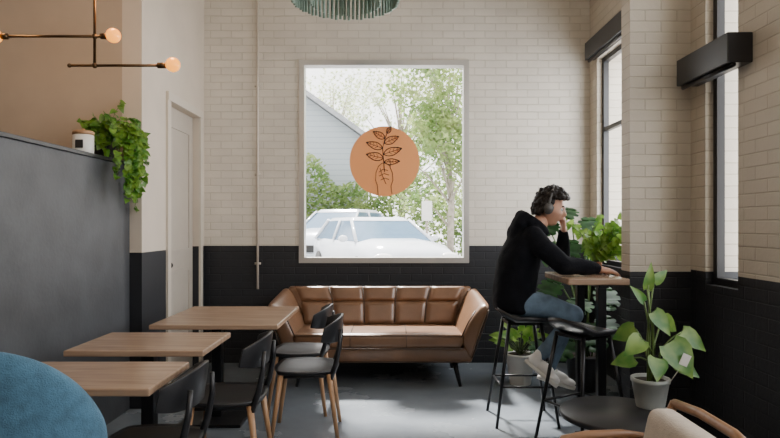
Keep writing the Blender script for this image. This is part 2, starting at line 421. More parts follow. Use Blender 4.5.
def dining_chair(x, y, rz):
    g = group('dining_chair', (x, y, 0), rz)   # front = +Y local
    bm = bmesh.new(); n = 14; top = []; bot = []
    for j in range(n+1):
        rt = []; rb = []
        for i in range(n+1):
            u = i/n*2-1; v = j/n*2-1
            uu = u*math.sqrt(1-0.32*v*v); vv = v*math.sqrt(1-0.32*u*u)
            X = uu*0.225*(1+0.06*vv); Y = vv*0.215
            z = 0.452-0.018*(1-(u*u))*(1-v*v)+0.006*abs(u)**3
            rt.append(bm.verts.new((X, Y, z))); rb.append(bm.verts.new((X*0.94, Y*0.94, z-0.026)))
        top.append(rt); bot.append(rb)
    shell(bm, top, bot); obj('seat', bm, M_black, g, True)
    bm = bmesh.new(); N = 20; rows = []
    for k in range(N+1):
        e = k/N*2-1; a = e*1.15
        X = 0.235*math.sin(a); Yc = -0.225+0.184*(1-math.cos(a))
        hh = 0.085*(1-0.45*abs(e)**2.2); zc = 0.715-0.02*abs(e)
        nx, ny = math.sin(a), -math.cos(a)
        rows.append([bm.verts.new(p) for p in [(X+nx*0.012, Yc-0.010+ny*0.012, zc+hh), (X+nx*0.012, Yc+ny*0.012+0.012, zc-hh), (X-nx*0.006, Yc-ny*0.006+0.012, zc-hh), (X-nx*0.006, Yc-ny*0.006-0.010, zc+hh)]])
    for a, b2 in zip(rows[:-1], rows[1:]):
        for t in range(4): bm.faces.new([a[t], a[(t+1) % 4], b2[(t+1) % 4], b2[t]])
    bm.faces.new(rows[0][::-1]); bm.faces.new(rows[-1])
    obj('backrest', bm, M_black, g, True, mods=[('BEVEL', dict(width=0.004, segments=2))])
    bm = bmesh.new()
    for s in (-1, 1):
        tube(bm, [(s*0.165, -0.165, 0.40), (s*0.17, -0.20, 0.5), (s*0.165, -0.225, 0.62), (s*0.15, -0.228, 0.72)], [0.019, 0.017, 0.014, 0.011], 10)
    box(bm, (-0.17, -0.17, 0.405), (0.17, 0.17, 0.43), 0.004)
    obj('back_posts', bm, M_black, g, True)
    for i, (sx, sy) in enumerate([(-1, 1), (1, 1), (-1, -1), (1, -1)]):
        bm = bmesh.new(); rod(bm, (sx*0.165, sy*0.155, 0.43), (sx*0.205, sy*0.215, 0.0), 0.019, 0.012, 14)
        obj('leg_%d' % (i+1), bm, M_legwood, g, True)
dining_chair(-0.56, 4.06, PI/2+0.05)
dining_chair(-0.68, 4.60, PI/2-0.03)
dining_chair(-0.91, 3.38, PI/2+0.02)
dining_chair(-1.05, 2.62, PI/2)

# ---------------- sofa
g = group('leather_sofa', (-0.10, 5.6, 0)); SX = -0.10
def pgrid(bm, P00, P10, P11, P01, N, nu, nv, bul, cu=14, cv=14):
    P00, P10, P11, P01, N = map(Vector, (P00, P10, P11, P01, N))
    a, b2 = nu*cu, nv*cv; G = []
    for j in range(b2+1):
        v = j/b2; row = []
        for i in range(a+1):
            u = i/a
            p = (P00*(1-u)+P10*u)*(1-v)+(P01*(1-u)+P11*u)*v
            w = min(1, abs(math.sin(PI*nu*u))*2.2)**0.5*min(1, abs(math.sin(PI*nv*v))*2.2)**0.5
            row.append(bm.verts.new(p+N*(bul*w)))
        G.append(row)
    for j in range(b2):
        for i in range(a): bm.faces.new([G[j][i], G[j][i+1], G[j+1][i+1], G[j+1][i]])
def W(x, y, z): return (SX+x, y, z)
bm = bmesh.new()
hexa(bm, [W(-0.80, 5.16, 0.21), W(0.80, 5.16, 0.21), W(0.80, 5.96, 0.21), W(-0.80, 5.96, 0.21), W(-0.84, 5.14, 0.34), W(0.84, 5.14, 0.34), W(0.86, 5.98, 0.34), W(-0.86, 5.98, 0.34)], 0.02)
obj('base', bm, M_leather, g, True, True)
bm = bmesh.new()
hexa(bm, [W(-0.72, 5.11, 0.335), W(0.72, 5.11, 0.335), W(0.72, 5.8, 0.335), W(-0.72, 5.8, 0.335), W(-0.74, 5.12, 0.47), W(0.74, 5.12, 0.47), W(0.74, 5.8, 0.45), W(-0.74, 5.8, 0.45)], 0.045, 4)
obj('seat_cushion', bm, M_leather, g, True, True)
bm = bmesh.new()
hexa(bm, [W(-0.80, 5.78, 0.30), W(0.80, 5.78, 0.30), W(0.80, 5.97, 0.30), W(-0.80, 5.97, 0.30), W(-0.90, 5.88, 0.79), W(0.90, 5.88, 0.79), W(0.93, 6.04, 0.79), W(-0.93, 6.04, 0.79)], 0.04, 4)
obj('back_shell', bm, M_leather, g, True, True)
bm = bmesh.new()
pgrid(bm, W(-0.72, 5.74, 0.45), W(0.72, 5.74, 0.45), W(0.76, 5.83, 0.66), W(-0.76, 5.83, 0.66), (0, -1, 0.2), 5, 1, 0.035)
pgrid(bm, W(-0.76, 5.83, 0.66), W(0.76, 5.83, 0.66), W(0.84, 5.90, 0.80), W(-0.84, 5.90, 0.80), (0, -1, 0.3), 5, 1, 0.035)
obj('tufted_back', bm, M_leather, g, True, True)
for s, nm in ((-1, 'arm_left'), (1, 'arm_right')):
    bm = bmesh.new()
    def A(x, y, z): return W(s*x, y, z)
    sec = []
    for yi, y in enumerate([5.12, 5.16, 5.3, 5.5, 5.7, 5.9, 6.0]):
        fz = 0.715+0.06*min(1, (y-5.12)/0.8)
        sh = -0.03 if yi == 0 else 0.0
        ring = [(0.78, 0.25), (0.80, 0.25), (0.86+sh, 0.42), (0.925+sh, 0.6), (0.962+sh, fz-0.03+sh), (0.955+sh, fz-0.004+sh), (0.925, fz+0.006+sh), (0.885-sh, fz-0.004+sh), (0.84-sh, fz-0.05), (0.775-sh, 0.58), (0.72-sh, 0.47), (0.70-sh, 0.40)]
        sec.append([bm.verts.new(A(px, y, pz)) for px, pz in ring])
    for a, b2 in zip(sec[:-1], sec[1:]):
        for t in range(12): bm.faces.new([a[t], a[(t+1) % 12], b2[(t+1) % 12], b2[t]])
    bm.faces.new(sec[0]); bm.faces.new(sec[-1][::-1])
    obj(nm, bm, M_leather, g, True, True, mods=[('SUBSURF', dict(levels=1, render_levels=2))])
    bm = bmesh.new()
    tube(bm, [A(0.80, 5.128, 0.26), A(0.86, 5.125, 0.42), A(0.922, 5.125, 0.6), A(0.945, 5.13, 0.675)], 0.006, 6)
    tube(bm, [A(0.71, 5.125, 0.44), A(0.77, 5.125, 0.57), A(0.83, 5.13, 0.665)], 0.006, 6)
    obj('piping_%s' % nm, bm, M_seam, g, True, True)
bm = bmesh.new()
tube(bm, [W(-0.73, 5.107, 0.345), W(0.73, 5.107, 0.345)], 0.006); tube(bm, [W(-0.70, 5.118, 0.455), W(0.70, 5.118, 0.455)], 0.005)
tube(bm, [W(-0.80, 5.15, 0.225), W(0.80, 5.15, 0.225)], 0.006)
for i in range(1, 5):
    u = -0.72+1.44*i/5; tube(bm, [W(u, 5.735, 0.47), W(u*1.055, 5.822, 0.66), W(u*1.16, 5.895, 0.80)], 0.005)
for u in (-0.24, 0.24): tube(bm, [W(u, 5.105, 0.36), W(u, 5.11, 0.44), W(u, 5.17, 0.474), W(u, 5.7, 0.456)], 0.004)
obj('seams', bm, M_seam, g, True, True)
for i, (lx, ly, ox, oy) in enumerate([(-0.66, 5.24, -0.05, -0.04), (0.66, 5.24, 0.05, -0.04), (-0.66, 5.85, -0.05, 0.04), (0.66, 5.85, 0.05, 0.04)]):
    bm = bmesh.new(); rod(bm, W(lx, ly, 0.22), W(lx+ox, ly+oy, 0.0), 0.026, 0.014, 16); obj('leg_%d' % (i+1), bm, M_black, g, True, True)

# ---------------- high table
g = group('bar_table', (1.36, 4.2, 0))
boxo('top', (1.16, 3.9, 1.008), (1.56, 4.5, 1.05), M_tabletop, g, 0.006, True)
boxo('post_1', (1.375, 3.96, 0.02), (1.43, 4.015, 1.0), M_blackmetal, g, 0.003, True)
boxo('post_2', (1.375, 4.40, 0.02), (1.43, 4.455, 1.0), M_blackmetal, g, 0.003, True)
boxo('top_rail', (1.37, 3.93, 0.985), (1.435, 4.48, 1.008), M_blackmetal, g, 0.003, True)
boxo('foot_1', (1.24, 3.955, 0), (1.55, 4.02, 0.022), M_blackmetal, g, 0.003, True)
boxo('foot_2', (1.24, 4.395, 0), (1.55, 4.46, 0.022), M_blackmetal, g, 0.003, True)

def bar_stool(x, y, rz):
    g = group('bar_stool', (x, y, 0), rz)   # front +X local
    bm = bmesh.new(); n = 14; T = []; B = []
    for j in range(n+1):
        a = []; c = []
        for i in range(n+1):
            u = i/n*2-1; v = j/n*2-1
            uu = u*math.sqrt(1-0.4*v*v); vv = v*math.sqrt(1-0.4*u*u)
            z = 0.735+0.16*max(0, -uu-0.35)**1.3+0.03*abs(vv)**3-0.012*max(0, uu-0.7)
            a.append(bm.verts.new((uu*0.2, vv*0.2, z))); c.append(bm.verts.new((uu*0.19, vv*0.19, z-0.03)))
        T.append(a); B.append(c)
    shell(bm, T, B); obj('seat', bm, M_black, g, True)
    feet = []
    for i, (sx, sy) in enumerate([(1, 1), (-1, 1), (-1, -1), (1, -1)]):
        bm = bmesh.new(); p0 = Vector((sx*0.11, sy*0.11, 0.72)); p1 = Vector((sx*0.215, sy*0.2, 0.0))
        rod(bm, p0, p1, 0.0135, 0.0105, 12); obj('leg_%d' % (i+1), bm, M_blackmetal, g, True); feet.append(p0.lerp(p1, 0.62))
    bm = bmesh.new()
    for i in range(4): rod(bm, feet[i], feet[(i+1) % 4], 0.008)
    obj('footrest', bm, M_blackmetal, g, True)
    boxo('under_frame', (-0.12, -0.12, 0.695), (0.12, 0.12, 0.715), M_blackmetal, g, 0.004)
bar_stool(0.95, 4.33, 0)
bar_stool(1.22, 3.80, 0.5)

g = group('round_side_table', (1.04, 2.72, 0))
bm = bmesh.new(); lathe(bm, [(0, 0.525), (0.25, 0.525), (0.262, 0.53), (0.262, 0.548), (0.256, 0.553), (0, 0.553)], seg=48); obj('top', bm, M_black, g, True)
bm = bmesh.new(); rod(bm, (0, 0, 0.02), (0, 0, 0.53), 0.025); lathe(bm, [(0, 0), (0.18, 0), (0.18, 0.012), (0.03, 0.03), (0, 0.03)]); obj('pedestal', bm, M_blackmetal, g, True)

g = group('lounge_chair', (0.85, 2.05, 0))
bm = bmesh.new()
for y in (1.80, 2.32):
    tube(bm, [(1.02, y, 0.575), (0.90, y, 0.59), (0.76, y, 0.585), (0.67, y, 0.57), (0.64, y, 0.53)], [0.016, 0.02, 0.02, 0.018, 0.015], 10)
    tube(bm, [(0.67, y, 0.565), (0.645, y, 0.3), (0.62, y, 0.0)], [0.018, 0.019, 0.013], 10)
    tube(bm, [(1.10, y, 0.715), (1.03, y, 0.55), (1.00, y, 0.33), (1.08, y, 0.0)], [0.016, 0.02, 0.02, 0.013], 10)
rod(bm, (1.00, 1.80, 0.33), (1.00, 2.32, 0.33), 0.016); rod(bm, (0.65, 1.80, 0.33), (0.65, 2.32, 0.33), 0.016)
tube(bm, [(1.10, 1.80, 0.71), (1.12, 1.95, 0.72), (1.12, 2.17, 0.72), (1.10, 2.32, 0.71)], 0.018, 10)
obj('frame', bm, M_lounge, g, True, True)
bm = bmesh.new(); hexa(bm, [(0.62, 1.83, 0.34), (1.0, 1.83, 0.32), (1.0, 2.29, 0.32), (0.62, 2.29, 0.34), (0.61, 1.83, 0.43), (1.0, 1.83, 0.41), (1.0, 2.29, 0.41), (0.61, 2.29, 0.43)], 0.035)
obj('seat_cushion', bm, M_creamfab, g, True, True)
bm = bmesh.new(); hexa(bm, [(0.91, 1.83, 0.40), (1.0, 1.83, 0.40), (1.0, 2.29, 0.40), (0.91, 2.29, 0.40), (0.98, 1.83, 0.71), (1.085, 1.83, 0.71), (1.085, 2.29, 0.71), (0.98, 2.29, 0.71)], 0.035)
obj('back_cushion', bm, M_creamfab, g, True, True)

g = group('blue_armchair', (-1.36, 2.1, 0))
bm = bmesh.new(); N = 28; rings = []
for k in range(N+1):
    a = PI+(k/N)*PI; e = abs(k/N*2-1); ht = 1.01-0.30*e**2.2
    cs, sn = math.cos(a), math.sin(a)
    rings.append([bm.verts.new((-1.36+r*cs, 2.18+r*sn*0.8, z)) for r, z in [(0.30, 0.16), (0.33, 0.4), (0.35, ht-0.12), (0.34, ht-0.035), (0.305, ht), (0.27, ht-0.04), (0.255, ht-0.14), (0.24, 0.40), (0.23, 0.16)]])
for a, b2 in zip(rings[:-1], rings[1:]):
    for t in range(9): bm.faces.new([a[t], a[(t+1) % 9], b2[(t+1) % 9], b2[t]])
bm.faces.new(rings[0]); bm.faces.new(rings[-1][::-1])
obj('tub_back', bm, M_bluefab, g, True, True, mods=[('SUBSURF', dict(levels=1, render_levels=2))])
bm = bmesh.new(); box(bm, (-1.60, 1.95, 0.26), (-1.12, 2.33, 0.45), 0.05, 4); obj('seat_cushion', bm, M_bluefab, g, True, True)
for i, (sx, sy) in enumerate([(-1, -1), (1, -1), (-1, 1), (1, 1)]):
    bm = bmesh.new(); rod(bm, (-1.36+sx*0.2, 2.13+sy*0.14, 0.27), (-1.36+sx*0.24, 2.13+sy*0.18, 0), 0.02, 0.012); obj('leg_%d' % (i+1), bm, M_legwood, g, True, True)

# ================================================================== LAMPS
g = group('pipe_chandelier', (-1.87, 3.8, 2.41))
Y = 3.8
bm = bmesh.new()
rod(bm, (-1.87, Y, 2.40), (-1.87, Y, H-0.002), 0.009); rod(bm, (-2.42, Y, 2.595), (-1.80, Y, 2.595), 0.009); rod(bm, (-2.03, Y, 2.41), (-1.46, Y, 2.41), 0.009)
ball(bm, (-1.87, Y, 2.41), 0.018); ball(bm, (-1.87, Y, 2.595), 0.018); ball(bm, (-2.03, Y, 2.41), 0.014)
for p, q in [((-2.42, 2.595), (-2.46, 2.595)), ((-1.83, 2.595), (-1.79, 2.595)), ((-1.47, 2.41), (-1.42, 2.41))]:
    rod(bm, (p[0], Y, p[1]), (q[0], Y, q[1]), 0.019)
rod(bm, (-1.87, Y, H-0.03), (-1.87, Y, H-0.001), 0.06, seg=24)
obj('pipes', bm, M_brass, g, True, True)
bcs = [(-2.505, 2.595), (-1.752, 2.60), (-1.375, 2.415)]
bm = bmesh.new()
for c in bcs: ball(bm, (c[0], Y, c[1]), 0.045, 20)
obj('bulbs', bm, M_bulb, g, True, True)

g = group('fringe_pendant_lamp', (-0.335, 4.5, 3.07))
bm = bmesh.new()
for k in range(72):
    a = 2*PI*k/72; x, y = -0.335+0.395*math.cos(a), 4.5+0.395*math.sin(a)
    rod(bm, (x, y, 3.07+0.004*(k % 3)), (x, y, 3.5), 0.0125, seg=6)
for k in range(40):
    a = 2*PI*k/40; x, y = -0.335+0.26*math.cos(a), 4.5+0.26*math.sin(a); rod(bm, (x, y, 3.06), (x, y, 3.5), 0.010, seg=6)
obj('fringe', bm, M_green, g, True, True)
bm = bmesh.new(); lathe(bm, [(0, 3.52), (0.41, 3.52), (0.41, 3.49), (0, 3.49)], (-0.335, 4.5, 0), 48); rod(bm, (-0.335, 4.5, 3.52), (-0.335, 4.5, H-0.002), 0.006)
obj('top_ring', bm, M_green, g, True, True)

# ================================================================== PLANTS
def pot(g, c, r0, r1, h, m):
    bm = bmesh.new(); lathe(bm, [(0, 0), (r0, 0), (r0*1.02, 0.004), (r1, h-0.02), (r1*1.05, h-0.018), (r1*1.06, h), (r1*0.93, h), (r1*0.9, h-0.02), (0, h-0.02)], c, 32); obj('pot', bm, m, g, True, True)
    bm = bmesh.new(); lathe(bm, [(0, h-0.012), (r1*0.91, h-0.014), (r1*0.90, h-0.022), (0, h-0.022)], c, 24); obj('soil', bm, M_soil, g, True, True)

c0 = Vector((-2.08, 4.36, 1.875))
g = group('trailing_pothos_plant', c0); pot(g, c0, 0.06, 0.085, 0.13, M_potdark)
bl = bmesh.new(); bs = bmesh.new()
for k in range(56):
    a = rnd(-0.5*PI, 0.35*PI) if k % 3 else rnd(-PI, PI)
    out = Vector((math.cos(a), math.sin(a), 0))
    L = rnd(0.18, 0.58) if abs(a) < 1.1 else rnd(0.06, 0.16)
    p = c0+Vector((0, 0, 0.12)); v = out*0.55+Vector((0, 0, rnd(0.4, 2.2))); pts = [p.copy()]
    for i in range(int(L/0.028)+3):
        v = (v+Vector((rnd(-.15, .15), rnd(-.15, .15), -0.26))).normalized(); p = p+v*0.034
        p.x = min(p.x, -1.84)
        if p.z < 1.9 and p.x < -1.93: p.x = -1.93
        p.y = min(p.y, 4.5); p.z = max(p.z, 1.46)
        if p.x < -1.97: p.y = max(p.y, 4.24)
        pts.append(p+Vector((rnd(0, .004), rnd(0, .004), rnd(0, .004))))
        if i > 0:
            d = (out*rnd(0.2, 1)+Vector((rnd(-.6, .6), rnd(-.9, .5), rnd(-1, .2)))).normalized()
            if p.z < 1.95: d.x = abs(d.x)*.6
            leaf(bl, p, d, Vector((rnd(0, .8), rnd(-1, 0), rnd(0.2, 1))), rnd(0.045, 0.08), rnd(0.038, 0.06))
    tube(bs, pts, 0.0022, 4)
obj('leaves', bl, L_pothos, g, True, True, recalc=False); obj('vines', bs, M_stem, g, True, True)

g = group('white_canister', (-2.06, 4.03, 1.875))
bm = bmesh.new(); lathe(bm, [(0, 0), (0.06, 0), (0.066, 0.006), (0.066, 0.125), (0.06, 0.13), (0, 0.13)]); obj('body', bm, M_potwhite, g, True)
bm = bmesh.new(); lathe(bm, [(0, 0.13), (0.068, 0.13), (0.068, 0.15), (0.06, 0.156), (0, 0.156)]); ball(bm, (0, 0, 0.162), 0.012); obj('lid', bm, M_legwood, g, True)
bm = bmesh.new(); box(bm, (-0.02, -0.0675, 0.035), (0.03, -0.06, 0.09)); obj('label', bm, M_black, g)

c0 = Vector((1.66, 5.12, 0.0)); g = group('potted_monstera', c0); pot(g, c0, 0.12, 0.16, 0.30, M_potdark)
bl = bmesh.new(); bs = bmesh.new()
def mleaf(bm, base, d, n, L):
    d = Vector(d).normalized(); n = Vector(n); n = (n-d*n.dot(d)).normalized(); s = d.cross(n); base = Vector(base)
    for sg in (-1, 1):
        rim = []
        K = 23
        for k in range(K):
            t = k/(K-1); ang = PI*(1-t)*0.97
            r = 0.52*(1+0.1*math.cos(ang))*(0.72 if (k % 4 == 2 and 2 < k < 20) else 1.0)
            u = 0.42+r*math.cos(ang)*1.05; v = r*math.sin(ang)*0.95
            if k == 0: u, v = 0.0, 0.0
            if k == K-1: u, v = 1.0, 0.0
            rim.append((u, v))
        vs = [bm.verts.new(base+d*(u*L)+s*(sg*v*L)+n*(-0.22*L*u*u-0.12*L*v*v)) for u, v in rim]
        ms = [bm.verts.new(base+d*(max(0, min(1, rim[k][0]))*L)+n*(-0.22*L*max(0, rim[k][0])**2-0.015*L)) for k in range(K)]
        for k in range(K-1):
            q = [ms[k], vs[k], vs[k+1], ms[k+1]]
            bm.faces.new(q if sg > 0 else q[::-1])
for (lx, ly, lz, L) in [(1.48, 4.95, 1.54, .22), (1.62, 4.9, 1.46, .20), (1.36, 5.2, 1.40, .2), (1.74, 5.0, 1.33, .2), (1.52, 5.25, 1.22, .24), (1.76, 5.3, 1.15, .2), (1.38, 5.0, .95, .22), (1.5, 4.75, .82, .22), (1.72, 4.85, .9, .22), (1.3, 5.1, .74, .2), (1.6, 4.75, .62, .24), (1.42, 4.85, .5, .22), (1.74, 4.9, .66, .2), (1.66, 5.3, 1.05, .24), (1.5, 4.9, 1.12, .2), (1.3, 4.95, .45, .2), (1.78, 5.2, .45, .18), (1.45, 4.8, 1.28, .2), (1.34, 4.9, 1.42, .18)]:
    p = Vector((lx, ly, lz)); st = c0+Vector((rnd(-.05, .05), rnd(-.05, .05), 0.27))
    mid = st.lerp(p, 0.5)+Vector((0, 0, 0.15*(p-st).length)); tube(bs, [st, st.lerp(mid, .6)+Vector((0, 0, .03)), mid, mid.lerp(p, .6)+Vector((0, 0, .02)), p], 0.006, 6)
    o = p-c0; o.z = 0; o = o.normalized()
    if o.x > 0: o.x *= .5
    mleaf(bl, p, o*0.7+Vector((0, -0.3, rnd(-.9, -.2))), Vector((o.x*.5, -0.9, 0.7)), L)
for v in bl.verts: v.co.x = min(v.co.x, 1.99)
obj('leaves', bl, L_dark, g, True, True, recalc=False); obj('stems', bs, M_stem, g, True, True)

c0 = Vector((1.50, 4.40, 1.05)); g = group('potted_pothos', c0); pot(g, c0, 0.035, 0.05, 0.08, M_terra)
bl = bmesh.new(); bs = bmesh.new()
for k in range(34):
    a = rnd(-1.2, 2.0); out = Vector((math.cos(a), math.sin(a)*0.5, 0)); p = c0+Vector((0, 0, .07)); v = out*0.5+Vector((0, 0, rnd(0.5, 2.2))); pts = [p.copy()]
    for i in range(random.randint(5, 11)):
        v = (v+Vector((rnd(-.2, .25), rnd(-.15, .15), -0.14))).normalized(); p = p+v*0.036
        p.x = min(p.x, 1.9)
        if p.x > 1.55 and p.y < 4.26: p.y = 4.26
        pts.append(p.copy())
        if i > 0: leaf(bl, p, out*rnd(0, 1)+Vector((rnd(-.6, .8), rnd(-.6, .2), rnd(-.8, .5))), Vector((rnd(-.5, .5), -1, rnd(0, 1))), rnd(0.05, 0.085), rnd(0.04, 0.062))
    tube(bs, pts, 0.0022, 4)
obj('leaves', bl, L_bright, g, True, True, recalc=False); obj('vines', bs, M_stem, g, True, True)

c0 = Vector((1.15, 5.3, 0.0)); g = group('potted_leafy_plant', c0); pot(g, c0, 0.09, 0.125, 0.27, M_potwhite)
bl = bmesh.new(); bs = bmesh.new()
for k in range(34):
    a = rnd(-PI, PI); e = rnd(0.3, 1.4); L = rnd(.14, .26); st = c0+Vector((0, 0, .25)); d = Vector((math.cos(a)*math.cos(e), math.sin(a)*math.cos(e), math.sin(e))); p = st+d*L
    tube(bs, [st, st+d*L*.5+Vector((0, 0, .01)), p], 0.003, 5); leaf(bl, p, d+Vector((0, 0, -.5)), Vector((0, -1, .8)), rnd(.08, .12), rnd(.06, .08))
obj('leaves', bl, L_bright, g, True, True, recalc=False); obj('stems', bs, M_stem, g, True, True)

c0 = Vector((1.215, 2.80, 0.553)); g = group('potted_philodendron', c0); pot(g, c0, 0.062, 0.082, 0.135, M_potgrey)
bl = bmesh.new(); bs = bmesh.new()
for (lx, ly, lz, dx, dy, dzz, L, Wd) in [(1.20, 2.80, 1.10, 0.15, -.1, .9, .13, .05), (1.16, 2.74, 1.05, -.5, -.2, .6, .10, .045), (1.21, 2.76, 1.00, .5, -.3, -.7, .13, .08), (1.15, 2.74, .88, -.7, -.3, -.5, .12, .09), (1.27, 2.74, .86, .5, -.4, -.75, .18, .15), (1.36, 2.80, .90, .7, -.2, -.5, .14, .09), (1.30, 2.86, .95, .5, .2, -.3, .13, .08), (1.18, 2.88, .90, -.5, .3, -.3, .13, .09), (1.20, 2.70, .80, -.2, -.6, -.5, .12, .09), (1.31, 2.76, .77, .7, -.4, -.4, .12, .08), (1.14, 2.80, .78, -.8, 0, -.2, .11, .08), (1.24, 2.82, 1.13, .6, .1, .5, .10, .05)]:
    p = Vector((lx, ly, lz)); st = c0+Vector((rnd(-.02, .02), rnd(-.02, .02), .12)); m1 = st.lerp(p, .5)+Vector(((p.x-st.x)*-.25, 0, .04))
    tube(bs, [st, st.lerp(m1, .5), m1, m1.lerp(p, .5)+Vector((0, 0, .008)), p], 0.0042, 6); leaf(bl, p, (dx, dy, dzz), (0.1*dx, -1, .45), L, Wd, curl=.18)
tube(bs, [c0+Vector((0, 0, .12)), (1.20, 2.80, .85), (1.215, 2.81, 1.0), (1.205, 2.80, 1.12)], 0.005, 6)
obj('leaves', bl, L_philo, g, True, True, recalc=False); obj('stems', bs, M_stem, g, True, True)
bm = bmesh.new(); hexa(bm, [(1.30, 2.70, .775), (1.335, 2.70, .76), (1.335, 2.703, .76), (1.30, 2.703, .775), (1.32, 2.695, .825), (1.355, 2.695, .81), (1.355, 2.698, .81), (1.32, 2.698, .825)]); tube(bm, [(1.27, 2.74, .67), (1.30, 2.71, .74), (1.317, 2.702, .79)], .002, 5)
obj('plant_tag', bm, M_potwhite, g, False, True)

# ================================================================== PERSON
g = group('seated_man', (0.92, 4.33, 0.75))
def V(x, y, z): return Vector((x, y, z))
folds = bpy.data.textures.new('cloth_folds', 'CLOUDS'); folds.noise_scale = 0.11; folds.noise_depth = 1
RM = lambda v, st=0.0: [('REMESH', dict(mode='VOXEL', voxel_size=v, use_smooth_shade=True)), ('SMOOTH', dict(factor=0.6, iterations=8))]+([('DISPLACE', dict(texture=folds, strength=st, mid_level=0.5, texture_coords='LOCAL'))] if st else [])
bm = bmesh.new()  # hoodie : lofted trunk (x centre, z, depth radius, width radius)
tr = [(.905, .775, .120, .165), (.90, .80, .148, .185), (.895, .86, .158, .190), (.895, .94, .150, .180), (.905, 1.03, .145, .178), (.925, 1.12, .145, .185), (.950, 1.20, .140, .195), (.975, 1.28, .125, .200), (1.00, 1.335, .105, .165), (1.025, 1.375, .085, .105), (1.045, 1.41, .068, .072)]
rings = []
for k, (px, pz, rx, ry) in enumerate(tr):
    tilt = 0.25 if 3 < k else 0.0
    rings.append([bm.verts.new((px+rx*math.cos(2*PI*t/28), 4.33+ry*math.sin(2*PI*t/28)*(1), pz-tilt*rx*math.cos(2*PI*t/28))) for t in range(28)])
for a, b2 in zip(rings[:-1], rings[1:]):
    for t in range(28): bm.faces.new([a[t], a[(t+1) % 28], b2[(t+1) % 28], b2[t]])
bm.faces.new(rings[0][::-1]); bm.faces.new(rings[-1])
# hood: thick roll wrapped round the neck, pouch hanging behind
hood = [V(1.12, 4.33, 1.345)]
for k in range(1, 12):
    a = 2*PI*k/12; hood.append(V(1.035+.085*math.cos(a), 4.33+.098*math.sin(a), 1.40-.060*math.cos(a)))
hood.append(hood[0]); hr = [.026, .030, .034, .038, .042, .046, .050, .046, .042, .038, .034, .030, .026]
chain(bm, hood, hr, 12)
ball(bm, (.935, 4.33, 1.405), (.060, .115, .080), 20, Euler((0, 0.5, 0)).to_matrix())
ball(bm, (.895, 4.33, 1.345), (.050, .095, .080), 20, Euler((0, 0.2, 0)).to_matrix())
chain(bm, [V(1.0, 4.185, 1.315), V(1.06, 4.11, 1.23), V(1.170, 4.06, 1.130), V(1.31, 4.10, 1.115), V(1.425, 4.15, 1.102)], [.075, .075, .066, .056, .045])
chain(bm, [V(1.0, 4.475, 1.315), V(1.12, 4.50, 1.22), V(1.285, 4.47, 1.115), V(1.275, 4.42, 1.22), V(1.262, 4.375, 1.325)], [.075, .072, .062, .053, .043])
chain(bm, [V(1.412, 4.145, 1.10), V(1.44, 4.155, 1.10)], [.037, .035]); chain(bm, [V(1.262, 4.378, 1.32), V(1.258, 4.37, 1.345)], [.036, .034])
obj('hoodie', bm, M_hoodie, g, True, True, RM(0.010, 0.016))
bm = bmesh.new()  # jeans
ball(bm, (0.91, 4.33, 0.845), (0.150, 0.180, 0.095), 24)
chain(bm, [V(.94, 4.235, .840), V(1.10, 4.22, .830), V(1.29, 4.205, .770)], [.092, .084, .069])
chain(bm, [V(1.29, 4.205, .770), V(1.21, 4.20, .65), V(1.06, 4.19, .50)], [.068, .062, .046])
chain(bm, [V(.94, 4.425, .840), V(1.09, 4.40, .825), V(1.27, 4.35, .75)], [.092, .084, .069])
chain(bm, [V(1.27, 4.35, .75), V(1.235, 4.345, .58), V(1.155, 4.34, .37)], [.068, .060, .046])
obj('jeans', bm, M_jeans, g, True, True, RM(0.010, 0.010))
def shoe(ank, toe, nm):
    ank = Vector(ank); toe = Vector(toe); d = (toe-ank).normalized()
    up = Vector((0, 0, 1)); side = d.cross(up).normalized(); up2 = side.cross(d).normalized()
    heel = ank-d*0.05-up2*0.045; R = Matrix((d, -side, up2)).transposed()
    bm = bmesh.new()
    ball(bm, heel+d*0.04+up2*0.035, (.055, .036, .045), 16, R); ball(bm, heel+d*0.12+up2*0.035, (.09, .038, .042), 16, R)
    ball(bm, heel+d*0.20+up2*0.02, (.062, .043, .03), 16, R); capsule(bm, heel+d*0.035+up2*0.05, heel+d*0.03+up2*0.085, .036, .036)
    obj('%s_upper' % nm, bm, M_shoe, g, True, True, RM(0.006))
    bm = bmesh.new(); pts = []
    for k in range(24):
        a = 2*PI*k/24; u = math.cos(a); v = math.sin(a); w = 0.047*(0.82+0.18*u); pts.append((0.125+u*0.142, v*w))
    lo = [bm.verts.new(heel+d*p-side*q-up2*0.022) for p, q in pts]; hi = [bm.verts.new(heel+d*p-side*q+up2*0.004) for p, q in pts]
    for k in range(24): bm.faces.new([lo[k], lo[(k+1) % 24], hi[(k+1) % 24], hi[k]])
    bm.faces.new(lo[::-1]); bm.faces.new(hi); obj('%s_sole' % nm, bm, M_sole, g, True, True)
    bm = bmesh.new()
    for k in range(4): tube(bm, [heel+d*(.10+.025*k)+side*.022+up2*(.073-.008*k), heel+d*(.105+.025*k)+up2*(.08-.008*k), heel+d*(.10+.025*k)-side*.022+up2*(.073-.008*k)], .003, 5)
    obj('%s_laces' % nm, bm, M_sole, g, True, True)
shoe((1.03, 4.185, 0.455), (1.14, 4.17, 0.365), 'shoe_right')
shoe((1.145, 4.34, 0.335), (1.30, 4.33, 0.29), 'shoe_left')

